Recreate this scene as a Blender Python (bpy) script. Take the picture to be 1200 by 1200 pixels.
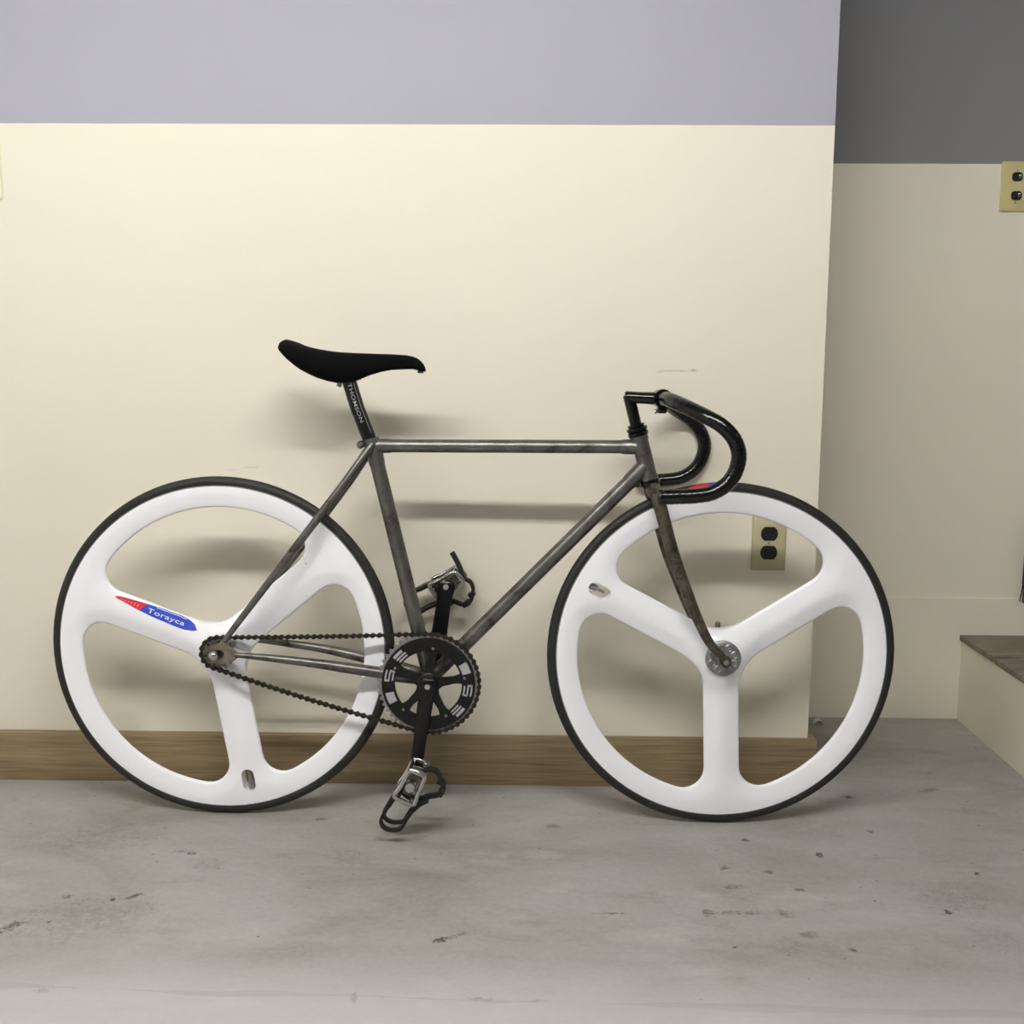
import bpy, bmesh, math, random
import numpy as np
from mathutils import Vector, Matrix

random.seed(7)
for o in list(bpy.data.objects):
    bpy.data.objects.remove(o, do_unlink=True)
S = bpy.context.scene
C = S.collection

# ------------------------------------------------------------------ camera
cam_d = bpy.data.cameras.new('camera')
cam = bpy.data.objects.new('camera', cam_d); C.objects.link(cam)
cam_d.sensor_fit = 'HORIZONTAL'; cam_d.sensor_width = 36.0
cam_d.lens = 36.0 * 1329.29 / 1200.0
cam_d.clip_start = 0.02
_r = Vector((0.99987, 0.01541, 0.00567)); _u = Vector((-0.00783, 0.14363, 0.98960)); _f = Vector((-0.01444, 0.98951, -0.14373))
cam.matrix_world = Matrix(((_r.x, _u.x, -_f.x, 0.0), (_r.y, _u.y, -_f.y, -2.3089), (_r.z, _u.z, -_f.z, 0.91815), (0, 0, 0, 1)))
S.camera = cam

# ------------------------------------------------------------------ world, exposure
wd = bpy.data.worlds.new('world'); S.world = wd; wd.use_nodes = True
bg = wd.node_tree.nodes['Background']; bg.inputs[0].default_value = (0.9, 0.93, 1, 1); bg.inputs[1].default_value = 0.05
S.view_settings.view_transform = 'Standard'; S.view_settings.look = 'None'
S.view_settings.gamma = 1.0; S.view_settings.use_curve_mapping = False
S.view_settings.exposure = 0.0
LAMP_MAIN = 113.0
LAMP_SIDE = 19.0
# lamp positions (fluorescent battens under the ceiling, see ceiling_lamp below)
LAMPS = [((-1.25, -1.85, 2.22), 1.22, LAMP_MAIN * 0.8), ((0.02, -1.85, 2.22), 1.22, LAMP_MAIN), ((3.1, -1.5, 2.22), 1.22, LAMP_SIDE)]

# ------------------------------------------------------------------ dimensions of the place
PAINT_Z = 1.350          # height of the cream dado paint
X_EDGE = 0.5926          # where the front wall ends and the alcove begins
Y_ALC = 0.459            # depth of the alcove
X_STEP = 1.080
Z_CEIL = 2.37
X_L, X_R, Y_B = -2.4, 4.2, -4.2

# ------------------------------------------------------------------ helpers: materials
def srgb(r, g, b):
    f = lambda c: (c / 255 / 12.92) if c / 255 <= 0.04045 else ((c / 255 + 0.055) / 1.055) ** 2.4
    return (f(r), f(g), f(b), 1.0)

def new_mat(name):
    m = bpy.data.materials.new(name); m.use_nodes = True
    nt = m.node_tree; return m, nt, nt.nodes['Principled BSDF']

def N(nt, typ, **kw):
    n = nt.nodes.new(typ)
    for k, v in kw.items(): setattr(n, k, v)
    return n

def mathn(nt, op, a, b=None, clamp=False):
    n = N(nt, 'ShaderNodeMath', operation=op); n.use_clamp = clamp
    for i, v in enumerate((a, b)):
        if v is None: continue
        if isinstance(v, (int, float)): n.inputs[i].default_value = v
        else: nt.links.new(v, n.inputs[i])
    return n.outputs[0]

def mixc(nt, fac, a, b, blend='MIX'):
    n = N(nt, 'ShaderNodeMix', data_type='RGBA', blend_type=blend)
    for i, v in ((0, fac), (6, a), (7, b)):
        if isinstance(v, (int, float, tuple)): n.inputs[i].default_value = v
        else: nt.links.new(v, n.inputs[i])
    return n.outputs[2]

def ramp(nt, fac, stops):
    n = N(nt, 'ShaderNodeValToRGB'); e = n.color_ramp.elements
    while len(e) < len(stops): e.new(0.5)
    for el, (p, c) in zip(e, stops):
        el.position = p; el.color = c if isinstance(c, tuple) else (c, c, c, 1)
    nt.links.new(fac, n.inputs[0]); return n.outputs[0]

def noise(nt, vec, scale, detail=4, rough=0.55, dist=0.0):
    n = N(nt, 'ShaderNodeTexNoise'); n.inputs['Scale'].default_value = scale
    n.inputs['Detail'].default_value = detail; n.inputs['Roughness'].default_value = rough
    n.inputs['Distortion'].default_value = dist
    if vec is not None: nt.links.new(vec, n.inputs['Vector'])
    return n.outputs['Fac']

def mapping(nt, vec, scale=(1, 1, 1), loc=(0, 0, 0), rot=(0, 0, 0)):
    n = N(nt, 'ShaderNodeMapping')
    n.inputs['Scale'].default_value = scale; n.inputs['Location'].default_value = loc; n.inputs['Rotation'].default_value = rot
    nt.links.new(vec, n.inputs['Vector']); return n.outputs[0]

def bump(nt, bs, h, strength=0.2, dist=0.002):
    n = N(nt, 'ShaderNodeBump'); n.inputs['Strength'].default_value = strength; n.inputs['Distance'].default_value = dist
    nt.links.new(h, n.inputs['Height']); nt.links.new(n.outputs[0], bs.inputs['Normal'])

def plain(name, col, rough=0.5, metal=0.0, var=0.12, scale=60.0, coat=0.0, spec=0.5):
    """procedural: base colour with a light noise variation"""
    m, nt, bs = new_mat(name)
    tc = N(nt, 'ShaderNodeTexCoord').outputs['Object']
    f = noise(nt, tc, scale)
    c2 = tuple(max(0.0, c * (1 - 2 * var)) for c in col[:3]) + (1,)
    c1 = tuple(min(1.0, c * (1 + var)) for c in col[:3]) + (1,)
    nt.links.new(mixc(nt, f, c2, c1), bs.inputs['Base Color'])
    bs.inputs['Roughness'].default_value = rough; bs.inputs['Metallic'].default_value = metal
    bs.inputs['Coat Weight'].default_value = coat; bs.inputs['Specular IOR Level'].default_value = spec
    return m

# ------------------------------------------------------------------ helpers: meshes
class MB:
    def __init__(s): s.v = []; s.f = []
    def add(s, vs, fs):
        o = len(s.v); s.v += [tuple(map(float, p)) for p in vs]; s.f += [tuple(i + o for i in f) for f in fs]; return s
    def box(s, lo, hi):
        x0, y0, z0 = lo; x1, y1, z1 = hi
        return s.add([(x0, y0, z0), (x1, y0, z0), (x1, y1, z0), (x0, y1, z0), (x0, y0, z1), (x1, y0, z1), (x1, y1, z1), (x0, y1, z1)],
                     [(0, 3, 2, 1), (4, 5, 6, 7), (0, 1, 5, 4), (1, 2, 6, 5), (2, 3, 7, 6), (3, 0, 4, 7)])
    def tube(s, pts, rad, seg=16, caps=True, flat=None):
        """tube along pts; rad scalar or list; flat=(k, dir): squash by k along dir"""
        P = np.array(pts, float); n = len(P)
        rad = np.full(n, rad) if np.isscalar(rad) else np.array(rad, float)
        T = np.gradient(P, axis=0); T /= np.linalg.norm(T, axis=1)[:, None]
        a = np.array([0, 1, 0.]) if abs(T[0][1]) < 0.9 else np.array([1, 0, 0.])
        U = a - T[0] * (a @ T[0]); U /= np.linalg.norm(U)
        vs = []
        for i in range(n):
            if i:
                U = U - T[i] * (U @ T[i]); U /= np.linalg.norm(U)
            W = np.cross(T[i], U)
            for k in range(seg):
                t = 2 * math.pi * k / seg
                q = rad[i] * (math.cos(t) * U + math.sin(t) * W)
                if flat is not None:
                    d = np.array(flat[1], float); q = q - d * (q @ d) * (1 - flat[0])
                vs.append(P[i] + q)
        fs = [(i * seg + k, i * seg + (k + 1) % seg, (i + 1) * seg + (k + 1) % seg, (i + 1) * seg + k) for i in range(n - 1) for k in range(seg)]
        if caps:
            fs.append(tuple(range(seg - 1, -1, -1))); fs.append(tuple((n - 1) * seg + k for k in range(seg)))
        return s.add(vs, fs)
    def strip(s, pts, width_dir, w, th):
        """flat band along pts (list of 3d), width w along width_dir, thickness th"""
        P = np.array(pts, float); wd_ = np.array(width_dir, float); n = len(P)
        T = np.gradient(P, axis=0); T /= np.linalg.norm(T, axis=1)[:, None]
        vs = []
        for i in range(n):
            nn = np.cross(T[i], wd_); nn /= np.linalg.norm(nn)
            for a, b in ((-1, -1), (1, -1), (1, 1), (-1, 1)):
                vs.append(P[i] + wd_ * a * w / 2 + nn * b * th / 2)
        fs = [(i * 4 + k, i * 4 + (k + 1) % 4, (i + 1) * 4 + (k + 1) % 4, (i + 1) * 4 + k) for i in range(n - 1) for k in range(4)]
        fs += [(3, 2, 1, 0), tuple((n - 1) * 4 + k for k in range(4))]
        return s.add(vs, fs)
    def prism(s, outline, n0, n1):
        """outline of (u, v) mm-free points in the X-Z plane, extruded from Y=-n0 to Y=-n1"""
        k = len(outline)
        vs = [(a, -n0, b) for a, b in outline] + [(a, -n1, b) for a, b in outline]
        fs = [tuple(range(k)), tuple(range(2 * k - 1, k - 1, -1))] + [(i, i + k, (i + 1) % k + k, (i + 1) % k) for i in range(k)]
        return s.add(vs, fs)
    def lathe(s, prof, seg=48, c=(0, 0), closed=False):
        """prof: list of (r, n); axis = bike lateral axis through (u, v) = c"""
        vs = []
        for k in range(seg):
            t = 2 * math.pi * k / seg
            for r, n in prof: vs.append((c[0] + r * math.cos(t), -n, c[1] + r * math.sin(t)))
        m = len(prof); fs = []
        for k in range(seg):
            k2 = (k + 1) % seg
            for i in range(m if closed else m - 1):
                j = (i + 1) % m
                fs.append((k * m + i, k * m + j, k2 * m + j, k2 * m + i))
        if not closed:
            if prof[0][0] > 1e-6: fs.append(tuple(k * m for k in range(seg)))
            if prof[-1][0] > 1e-6: fs.append(tuple(k * m + m - 1 for k in range(seg - 1, -1, -1)))
        return s.add(vs, fs)
    def build(s, name, mat, parent=None, sharp=40, smooth=True, weld=True, bevel=0):
        me = bpy.data.meshes.new(name)
        me.from_pydata(s.v, [], s.f)
        bm = bmesh.new(); bm.from_mesh(me)
        if weld: bmesh.ops.remove_doubles(bm, verts=bm.verts, dist=1e-5)
        bmesh.ops.recalc_face_normals(bm, faces=bm.faces)
        if bevel:
            bmesh.ops.bevel(bm, geom=list(bm.edges), offset=bevel, segments=2, affect='EDGES', profile=0.5, clamp_overlap=True)
        bm.to_mesh(me); bm.free()
        return mesh_obj(name, me, mat, parent, sharp, smooth)

def mesh_obj(name, me, mat, parent=None, sharp=40, smooth=True):
    if smooth:
        me.polygons.foreach_set('use_smooth', [True] * len(me.polygons))
        me.set_sharp_from_angle(angle=math.radians(sharp))
    o = bpy.data.objects.new(name, me); C.objects.link(o)
    if mat: me.materials.append(mat)
    if parent: o.parent = parent
    return o

def tag(o, label, cat, group=None):
    o['label'] = label; o['category'] = cat
    if group: o['group'] = group
    return o

def struct(o):
    o['kind'] = 'structure'; return o

def empty(name, loc=(0, 0, 0)):
    o = bpy.data.objects.new(name, None); C.objects.link(o); o.location = loc; o.empty_display_size = 0.05; return o

def spline(pts, per=8):
    """Catmull-Rom through pts"""
    P = [np.array(p, float) for p in pts]; P = [2 * P[0] - P[1]] + P + [2 * P[-1] - P[-2]]
    out = []
    for i in range(1, len(P) - 2):
        for k in range(per):
            t = k / per; a, b, c, d = P[i - 1:i + 3]
            out.append(0.5 * (2 * b + (c - a) * t + (2 * a - 5 * b + 4 * c - d) * t * t + (3 * b - 3 * c + d - a) * t ** 3))
    out.append(P[-2]); return np.array(out)

def text_mesh(txt, size, spacing=1.0, shear=0.0, extrude=0.0, offset=0.0):
    cu = bpy.data.curves.new('txt', 'FONT'); cu.body = txt; cu.size = size; cu.align_x = 'CENTER'; cu.align_y = 'CENTER'
    cu.space_character = spacing; cu.shear = shear; cu.extrude = extrude; cu.offset = offset; cu.resolution_u = 4
    o = bpy.data.objects.new('txt', cu); C.objects.link(o)
    bpy.context.view_layer.update()
    dg = bpy.context.evaluated_depsgraph_get()
    me = bpy.data.meshes.new_from_object(o.evaluated_get(dg))
    bpy.data.objects.remove(o, do_unlink=True); bpy.data.curves.remove(cu)
    return me

# ------------------------------------------------------------------ materials of the place
def wall_mat(name, g0, g1):
    m, nt, bs = new_mat(name)
    g = N(nt, 'ShaderNodeNewGeometry').outputs['Position']
    sep = N(nt, 'ShaderNodeSeparateXYZ'); nt.links.new(g, sep.inputs[0])
    n1 = noise(nt, g, 2.2, 3); n2 = noise(nt, g, 45, 4)
    cream = mixc(nt, n1, srgb(227, 221, 204), srgb(234, 229, 213))
    grey = mixc(nt, n1, srgb(*g0), srgb(*g1))
    wob = mathn(nt, 'MULTIPLY', mathn(nt, 'SUBTRACT', noise(nt, g, 9, 2), 0.5), 0.002)
    up = mathn(nt, 'GREATER_THAN', mathn(nt, 'ADD', sep.outputs[2], wob), PAINT_Z)
    col = mixc(nt, up, cream, grey)
    # handling scuffs on the front wall: (x, z, half length, half height, strength)
    acc = None
    front = mathn(nt, 'LESS_THAN', sep.outputs[1], 0.02)
    nd = noise(nt, g, 120, 3)
    for x, z, a, b, k in ((0.331, 0.874, 0.008, 0.003, 0.55), (0.296, 0.873, 0.045, 0.0035, 0.28), (0.262, 0.871, 0.01, 0.004, 0.2), (-0.569, 0.671, 0.02, 0.003, 0.2), (-0.61, 0.665, 0.012, 0.003, 0.12)):
        dx = mathn(nt, 'DIVIDE', mathn(nt, 'SUBTRACT', sep.outputs[0], x), a)
        dz = mathn(nt, 'DIVIDE', mathn(nt, 'SUBTRACT', sep.outputs[2], z), b)
        r2 = mathn(nt, 'ADD', mathn(nt, 'MULTIPLY', dx, dx), mathn(nt, 'MULTIPLY', dz, dz))
        f = mathn(nt, 'SUBTRACT', 1.0, r2, True)
        f = mathn(nt, 'MULTIPLY', mathn(nt, 'MULTIPLY', f, k * 1.8), nd)
        acc = f if acc is None else mathn(nt, 'MAXIMUM', acc, f)
    col = mixc(nt, mathn(nt, 'MULTIPLY', acc, front), col, srgb(95, 88, 75))
    nt.links.new(col, bs.inputs['Base Color'])
    bs.inputs['Roughness'].default_value = 0.62
    bs.inputs['Specular IOR Level'].default_value = 0.3
    bump(nt, bs, n2, 0.10, 0.0015)
    return m

def floor_mat():
    m, nt, bs = new_mat('stained_concrete')
    g = N(nt, 'ShaderNodeNewGeometry').outputs['Position']
    sep = N(nt, 'ShaderNodeSeparateXYZ'); nt.links.new(g, sep.inputs[0])
    big = noise(nt, mapping(nt, g, (1.0, 1.9, 1)), 2.3, 6, 0.6, 0.6)
    mid = noise(nt, mapping(nt, g, (1.0, 2.2, 1), (3, 1, 0)), 6.5, 6, 0.65, 0.4)
    col = ramp(nt, big, [(0.28, srgb(132, 130, 124)), (0.46, srgb(157, 155, 151)), (0.62, srgb(168, 165, 164)), (0.78, srgb(182, 178, 176))])
    brown = ramp(nt, mid, [(0.56, 0.0), (0.75, 0.62)])
    col = mixc(nt, brown, col, srgb(136, 128, 112))
    pale = ramp(nt, noise(nt, mapping(nt, g, (1, 1.8, 1), (7, 2, 0)), 4.2, 5, 0.6), [(0.58, 0.0), (0.72, 0.45)])
    col = mixc(nt, pale, col, srgb(198, 194, 192))
    fine = noise(nt, g, 90, 5, 0.7)
    col = mixc(nt, 0.16, col, ramp(nt, fine, [(0.3, srgb(120, 117, 110)), (0.7, srgb(195, 192, 188))]))
    # small dark flecks
    vo = N(nt, 'ShaderNodeTexVoronoi'); vo.inputs['Scale'].default_value = 20; nt.links.new(mapping(nt, g, (1, 1.5, 1)), vo.inputs['Vector'])
    sp = mathn(nt, 'ADD', vo.outputs['Distance'], mathn(nt, 'MULTIPLY', noise(nt, g, 60, 2), 0.12))
    keep = mathn(nt, 'GREATER_THAN', noise(nt, g, 3.0, 2), 0.46)
    flecks = mathn(nt, 'MULTIPLY', mathn(nt, 'LESS_THAN', sp, 0.112), mathn(nt, 'MULTIPLY', keep, 0.65))
    col = mixc(nt, flecks, col, srgb(72, 66, 58))
    # scuffs and drips with places of their own: x, y, half x, half y, tilt, darkness, kind
    marks = [(-0.131, -0.652, 0.020, 0.009, 0.5, .75), (-0.112, -0.640, 0.030, 0.008, 0.6, .35), (-0.768, -0.527, 0.014, 0.010, .6, .45), (-0.821, -0.633, 0.014, 0.034, -.5, .6),
             (-0.661, -0.524, 0.018, 0.008, .7, .65), (-0.69, -0.535, 0.006, 0.006, 0, .7), (-0.762, -0.61, .006, .006, 0, .8), (-0.635, -0.351, .016, .009, .3, .5), (-0.61, -0.357, .009, .012, .3, .7),
             (-0.57, -0.40, .04, .03, 0, .18), (-0.61, -0.14, .02, .007, .5, .6), (0.300, -0.555, .012, .016, 0, .5), (0.345, -0.552, .045, .009, 0, .4), (0.32, -0.60, .02, .02, 0, .22), (0.427, -0.551, .012, .02, .6, .4),
             (0.538, -0.333, .008, .012, 0, .85), (0.43, -0.404, .01, .01, .5, .6), (0.416, -0.274, .010, .010, 0, .7), (0.324, -0.661, .008, .008, 0, .7), (0.139, -0.560, .030, .004, 0, .45), (0.357, -0.389, .012, .010, .6, .6),
             (0.80, -0.400, .007, .010, 0, .7), (0.696, -0.541, .007, .009, .4, .7), (0.507, -0.666, .008, .010, .6, .6), (0.669, -0.058, .012, .012, 0, .75), (0.415, -0.655, .03, .03, 0, .22),
             (0.663, -0.225, .008, .012, 0, .5), (-0.692, -0.806, .016, .007, 0, .6), (-0.242, -0.815, .007, .018, .2, .6), (-0.066, -0.812, .022, .006, 0, .6), (-0.40, -0.20, .014, .01, 0, .4),
             (0.72, -0.50, .07, .07, 0, .22), (0.74, -0.62, .05, .05, 0, .18), (-0.72, -0.60, .13, .08, .3, .22), (-0.8, -0.30, .12, .06, 0, .20), (0.05, -0.22, .02, .012, 0, .35), (0.025, -0.814, .014, .007, 0, .45),
             (0.84, -0.02, .03, .012, .4, .4), (-0.32, -0.37, .05, .04, -.6, .2), (0.36, -0.46, .02, .01, .2, .4), (0.47, -0.47, .01, .006, .2, .5), (0.45, -0.62, .02, .012, .3, .35)]
    nd = mathn(nt, 'ADD', mathn(nt, 'MULTIPLY', noise(nt, g, 48, 5, 0.75), 0.65), mathn(nt, 'MULTIPLY', noise(nt, mapping(nt, g, (1, 1, 1), (5, 9, 2)), 170, 4, 0.7), 0.55)); ndc = mathn(nt, 'SUBTRACT', nd, 0.63)
    acc = None
    for x, y, a, b, t, k in marks:
        ca, sa = math.cos(t), math.sin(t)
        X = mathn(nt, 'SUBTRACT', sep.outputs[0], x); Y = mathn(nt, 'SUBTRACT', sep.outputs[1], y)
        U = mathn(nt, 'ADD', mathn(nt, 'MULTIPLY', X, ca / a), mathn(nt, 'MULTIPLY', Y, sa / a))
        V = mathn(nt, 'ADD', mathn(nt, 'MULTIPLY', X, -sa / b), mathn(nt, 'MULTIPLY', Y, ca / b))
        r2 = mathn(nt, 'ADD', mathn(nt, 'MULTIPLY', U, U), mathn(nt, 'MULTIPLY', V, V))
        f = mathn(nt, 'SUBTRACT', mathn(nt, 'SUBTRACT', 1.0, r2), mathn(nt, 'MULTIPLY', ndc, -7.5))
        f = mathn(nt, 'MULTIPLY', f, k * (1.6 if k > .3 else 0.9), True)
        f = mathn(nt, 'MINIMUM', f, min(0.92, k * (1.25 if k > .3 else 1.0)))
        acc = f if acc is None else mathn(nt, 'MAXIMUM', acc, f)
    col = mixc(nt, acc, col, srgb(56, 51, 44))
    # a ragged worn joint across the floor
    jy = mathn(nt, 'ADD', sep.outputs[1], mathn(nt, 'ADD', mathn(nt, 'MULTIPLY', sep.outputs[0], 0.026), mathn(nt, 'MULTIPLY', mathn(nt, 'SUBTRACT', noise(nt, g, 7, 4), 0.5), 0.02)))
    jd = mathn(nt, 'ABSOLUTE', mathn(nt, 'ADD', jy, 0.816))
    jw = mathn(nt, 'MULTIPLY', ramp(nt, noise(nt, g, 3.3, 3), [(0.40, 0.0), (0.66, 1.0)]), 0.012)
    jm = mathn(nt, 'MULTIPLY', mathn(nt, 'LESS_THAN', jd, jw), 0.42)
    col = mixc(nt, jm, col, srgb(112, 105, 94))
    south = N(nt, 'ShaderNodeMapRange'); nt.links.new(jy, south.inputs[0]); south.inputs[1].default_value = -0.70; south.inputs[2].default_value = -0.84; south = south.outputs[0]
    col = mixc(nt, mathn(nt, 'MULTIPLY', south, 0.55), col, srgb(206, 202, 206))  # paler concrete past the joint, with brighter light towards the camera painted in
    nt.links.new(col, bs.inputs['Base Color'])
    nt.links.new(ramp(nt, mid, [(0.3, 0.42), (0.7, 0.62)]), bs.inputs['Roughness'])
    bs.inputs['Specular IOR Level'].default_value = 0.35
    bump(nt, bs, mathn(nt, 'ADD', fine, mathn(nt, 'MULTIPLY', mid, 2.0)), 0.12, 0.002)
    return m

def wood_mat():
    m, nt, bs = new_mat('brown_wood_grain')
    g = N(nt, 'ShaderNodeTexCoord').outputs['Object']
    st = mapping(nt, g, (1.6, 40, 40))
    a = noise(nt, st, 1.3, 6, 0.65, 0.6); b = noise(nt, mapping(nt, g, (9, 260, 260)), 1.0, 3)
    col = ramp(nt, a, [(0.30, srgb(112, 97, 71)), (0.5, srgb(138, 121, 92)), (0.7, srgb(157, 140, 109))])
    col = mixc(nt, 0.35, col, ramp(nt, b, [(0.35, srgb(98, 81, 56)), (0.65, srgb(160, 140, 106))]))
    nt.links.new(col, bs.inputs['Base Color']); bs.inputs['Roughness'].default_value = 0.55
    bump(nt, bs, b, 0.1, 0.001)
    return m

def stone_mat():
    m, nt, bs = new_mat('brown_grey_stone_tile')
    g = N(nt, 'ShaderNodeNewGeometry').outputs['Position']
    a = noise(nt, mapping(nt, g, (5, 14, 5)), 2.0, 6, 0.65, 0.5)
    col = ramp(nt, a, [(0.3, srgb(104, 92, 80)), (0.55, srgb(128, 117, 106)), (0.75, srgb(150, 141, 132))])
    nt.links.new(col, bs.inputs['Base Color']); bs.inputs['Roughness'].default_value = 0.6
    bump(nt, bs, a, 0.15, 0.002)
    return m

def steel_mat():
    """bare steel tube with brown heat and rust marks"""
    m, nt, bs = new_mat('bare_brazed_steel')
    g = N(nt, 'ShaderNodeTexCoord').outputs['Object']
    a = noise(nt, g, 14, 6, 0.7, 0.8); b = noise(nt, g, 55, 5, 0.7)
    col = ramp(nt, a, [(0.34, srgb(64, 56, 48)), (0.45, srgb(106, 103, 100)), (0.58, srgb(118, 116, 114)), (0.70, srgb(140, 138, 136))])
    spots = ramp(nt, b, [(0.60, 0.0), (0.72, 0.75)])
    col = mixc(nt, spots, col, srgb(70, 58, 46))
    nt.links.new(col, bs.inputs['Base Color'])
    bs.inputs['Metallic'].default_value = 0.85
    nt.links.new(ramp(nt, a, [(0.3, 0.46), (0.7, 0.33)]), bs.inputs['Roughness'])
    return m

M = {}
M['wall'] = wall_mat('painted_wall', (160, 160, 170), (170, 171, 182)); M['wall2'] = wall_mat('painted_alcove_wall', (122, 122, 125), (136, 136, 140)); M['floor'] = floor_mat(); M['wood'] = wood_mat(); M['stone'] = stone_mat(); M['steel'] = steel_mat()  # alcove grey is darker paint, with upper alcove shade put into the colour
def rusty_mat():
    m, nt, bs = new_mat('dark_rusty_steel')
    g = N(nt, 'ShaderNodeTexCoord').outputs['Object']
    a = noise(nt, g, 38, 6, 0.75, 0.6)
    nt.links.new(ramp(nt, a, [(0.34, srgb(52, 45, 38)), (0.5, srgb(92, 86, 76)), (0.62, srgb(116, 109, 98)), (0.72, srgb(104, 76, 50))]), bs.inputs['Base Color'])
    bs.inputs['Metallic'].default_value = 0.7; bs.inputs['Roughness'].default_value = 0.42
    return m
M['rusty'] = rusty_mat()
M['ceiling'] = plain('unseen_dark_ceiling', srgb(140, 139, 137), 0.8, 0, 0.05, 8)  # unseen ceiling, grey added to cut the bounced light
M['dark_rear'] = plain('unseen_dark_rear_wall', srgb(112, 113, 115), 0.6, 0, 0.04, 6)  # unseen rear wall, toned dark to reduce bounce and deepen the shadows
def gelcoat_mat():
    m, nt, bs = new_mat('white_gloss_gelcoat')
    g = N(nt, 'ShaderNodeTexCoord').outputs['Object']
    sc_ = ramp(nt, noise(nt, g, 34, 3, 0.6), [(0.755, 0.0), (0.775, 0.55)])
    nt.links.new(mixc(nt, sc_, srgb(250, 250, 255), srgb(120, 120, 126)), bs.inputs['Base Color'])
    bs.inputs['Roughness'].default_value = 0.2; bs.inputs['Coat Weight'].default_value = 0.3
    return m
M['white'] = gelcoat_mat()
M['tire'] = plain('black_tire_rubber', srgb(30, 29, 27), 0.62, 0, 0.15, 120)
M['rimgrey'] = plain('grey_rim_glue_line', srgb(120, 120, 122), 0.5, 0.2)
M['black'] = plain('gloss_black_paint', srgb(7, 7, 8), 0.16, 0, 0.1, 40)
M['anod'] = plain('black_anodised_alloy', srgb(9, 9, 10), 0.3, 0.0, 0.1, 60, 0, 0.35)
M['tape'] = plain('black_vinyl_tape', srgb(7, 7, 8), 0.2, 0, 0.15, 90)
M['suede'] = plain('black_suede', srgb(10, 10, 12), 0.95, 0, 0.3, 200, 0, 0.12)
M['chrome'] = plain('worn_chrome', srgb(200, 200, 198), 0.2, 1.0, 0.1, 80)
M['alloy'] = plain('dull_grey_alloy', srgb(158, 158, 158), 0.42, 0.7, 0.22, 110)
M['chain'] = plain('oily_brown_chain_steel', srgb(62, 55, 48), 0.4, 0.75, 0.3, 200)
M['dropout'] = plain('tarnished_grey_steel', srgb(142, 136, 120), 0.42, 0.7, 0.3, 90)
M['cog'] = plain('dark_oily_cog_steel', srgb(118, 114, 106), 0.4, 0.8, 0.25, 120)
M['plastic'] = plain('black_plastic', srgb(17, 17, 17), 0.4, 0, 0.1)
M['strap'] = plain('black_nylon_strap', srgb(18, 18, 19), 0.7, 0, 0.2, 160)
M['red'] = plain('red_print', srgb(214, 44, 58), 0.35, 0, 0.04)
M['blue'] = plain('blue_print', srgb(38, 72, 196), 0.35, 0, 0.04)
M['print'] = plain('white_print', srgb(222, 226, 235), 0.4, 0, 0.02)
M['pinkprint'] = plain('pale_pink_print', srgb(238, 150, 160), 0.4, 0, 0.02)
M['greyprint'] = plain('grey_white_print', srgb(176, 176, 178), 0.45, 0, 0.15, 300)
M['ivory'] = plain('ivory_plate_plastic', srgb(206, 196, 142), 0.4, 0, 0.03)
M['brass'] = plain('olive_metal_plate', srgb(184, 176, 140), 0.4, 0, 0.03)
M['creamplate'] = plain('cream_plate_plastic', srgb(238, 232, 208), 0.4, 0, 0.02)
M['bone'] = plain('scrap_paper', srgb(235, 228, 228), 0.7, 0, 0.05)
M['darkbrown'] = plain('dark_brown_bristle', srgb(44, 36, 32), 0.7, 0, 0.3, 90)

# ------------------------------------------------------------------ room shell
T = 0.12
def wall(name, lo, hi, m='wall'): return struct(MB().box(lo, hi).build(name, M[m], smooth=False))
struct(MB().box((X_L - T, Y_B - T, -0.1), (X_R + T, Y_ALC + T, 0.0)).build('floor', M['floor'], smooth=False))
struct(MB().box((X_L - T, Y_B - T, Z_CEIL), (X_R + T, Y_ALC + T, Z_CEIL + 0.1)).build('ceiling', M['ceiling'], smooth=False))
wall('wall_front', (X_L, 0, 0), (X_EDGE, Y_ALC, Z_CEIL))
wall('wall_alcove', (X_EDGE, Y_ALC, 0), (X_R, Y_ALC + T, Z_CEIL), 'wall2')
wall('wall_left', (X_L - T, Y_B, 0), (X_L, Y_ALC + T, Z_CEIL))
wall('wall_right', (X_R, Y_B, 0), (X_R + T, Y_ALC + T, Z_CEIL))
wall('wall_rear', (X_L - T, Y_B - T, 0), (X_R + T, Y_B, Z_CEIL), 'dark_rear')
# lower part of the alcove wall stands a few millimetres proud, its top edge shows as a ledge
o = MB().box((X_EDGE, Y_ALC - 0.005, 0), (X_R, Y_ALC, 0.311)).build('trim_1', M['wall'], smooth=False, bevel=0.0015); struct(o)

bb = MB().box((X_L, -0.016, 0.0), (X_EDGE + 0.016, 0.0, 0.1068)).build('baseboard_front', M['wood'], smooth=True, bevel=0.002); struct(bb)
bb2 = MB().box((X_EDGE, 0.0, 0.0), (X_EDGE + 0.016, Y_ALC - 0.006, 0.1068)).build('baseboard_alcove', M['wood'], smooth=True, bevel=0.002); struct(bb2)

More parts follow.
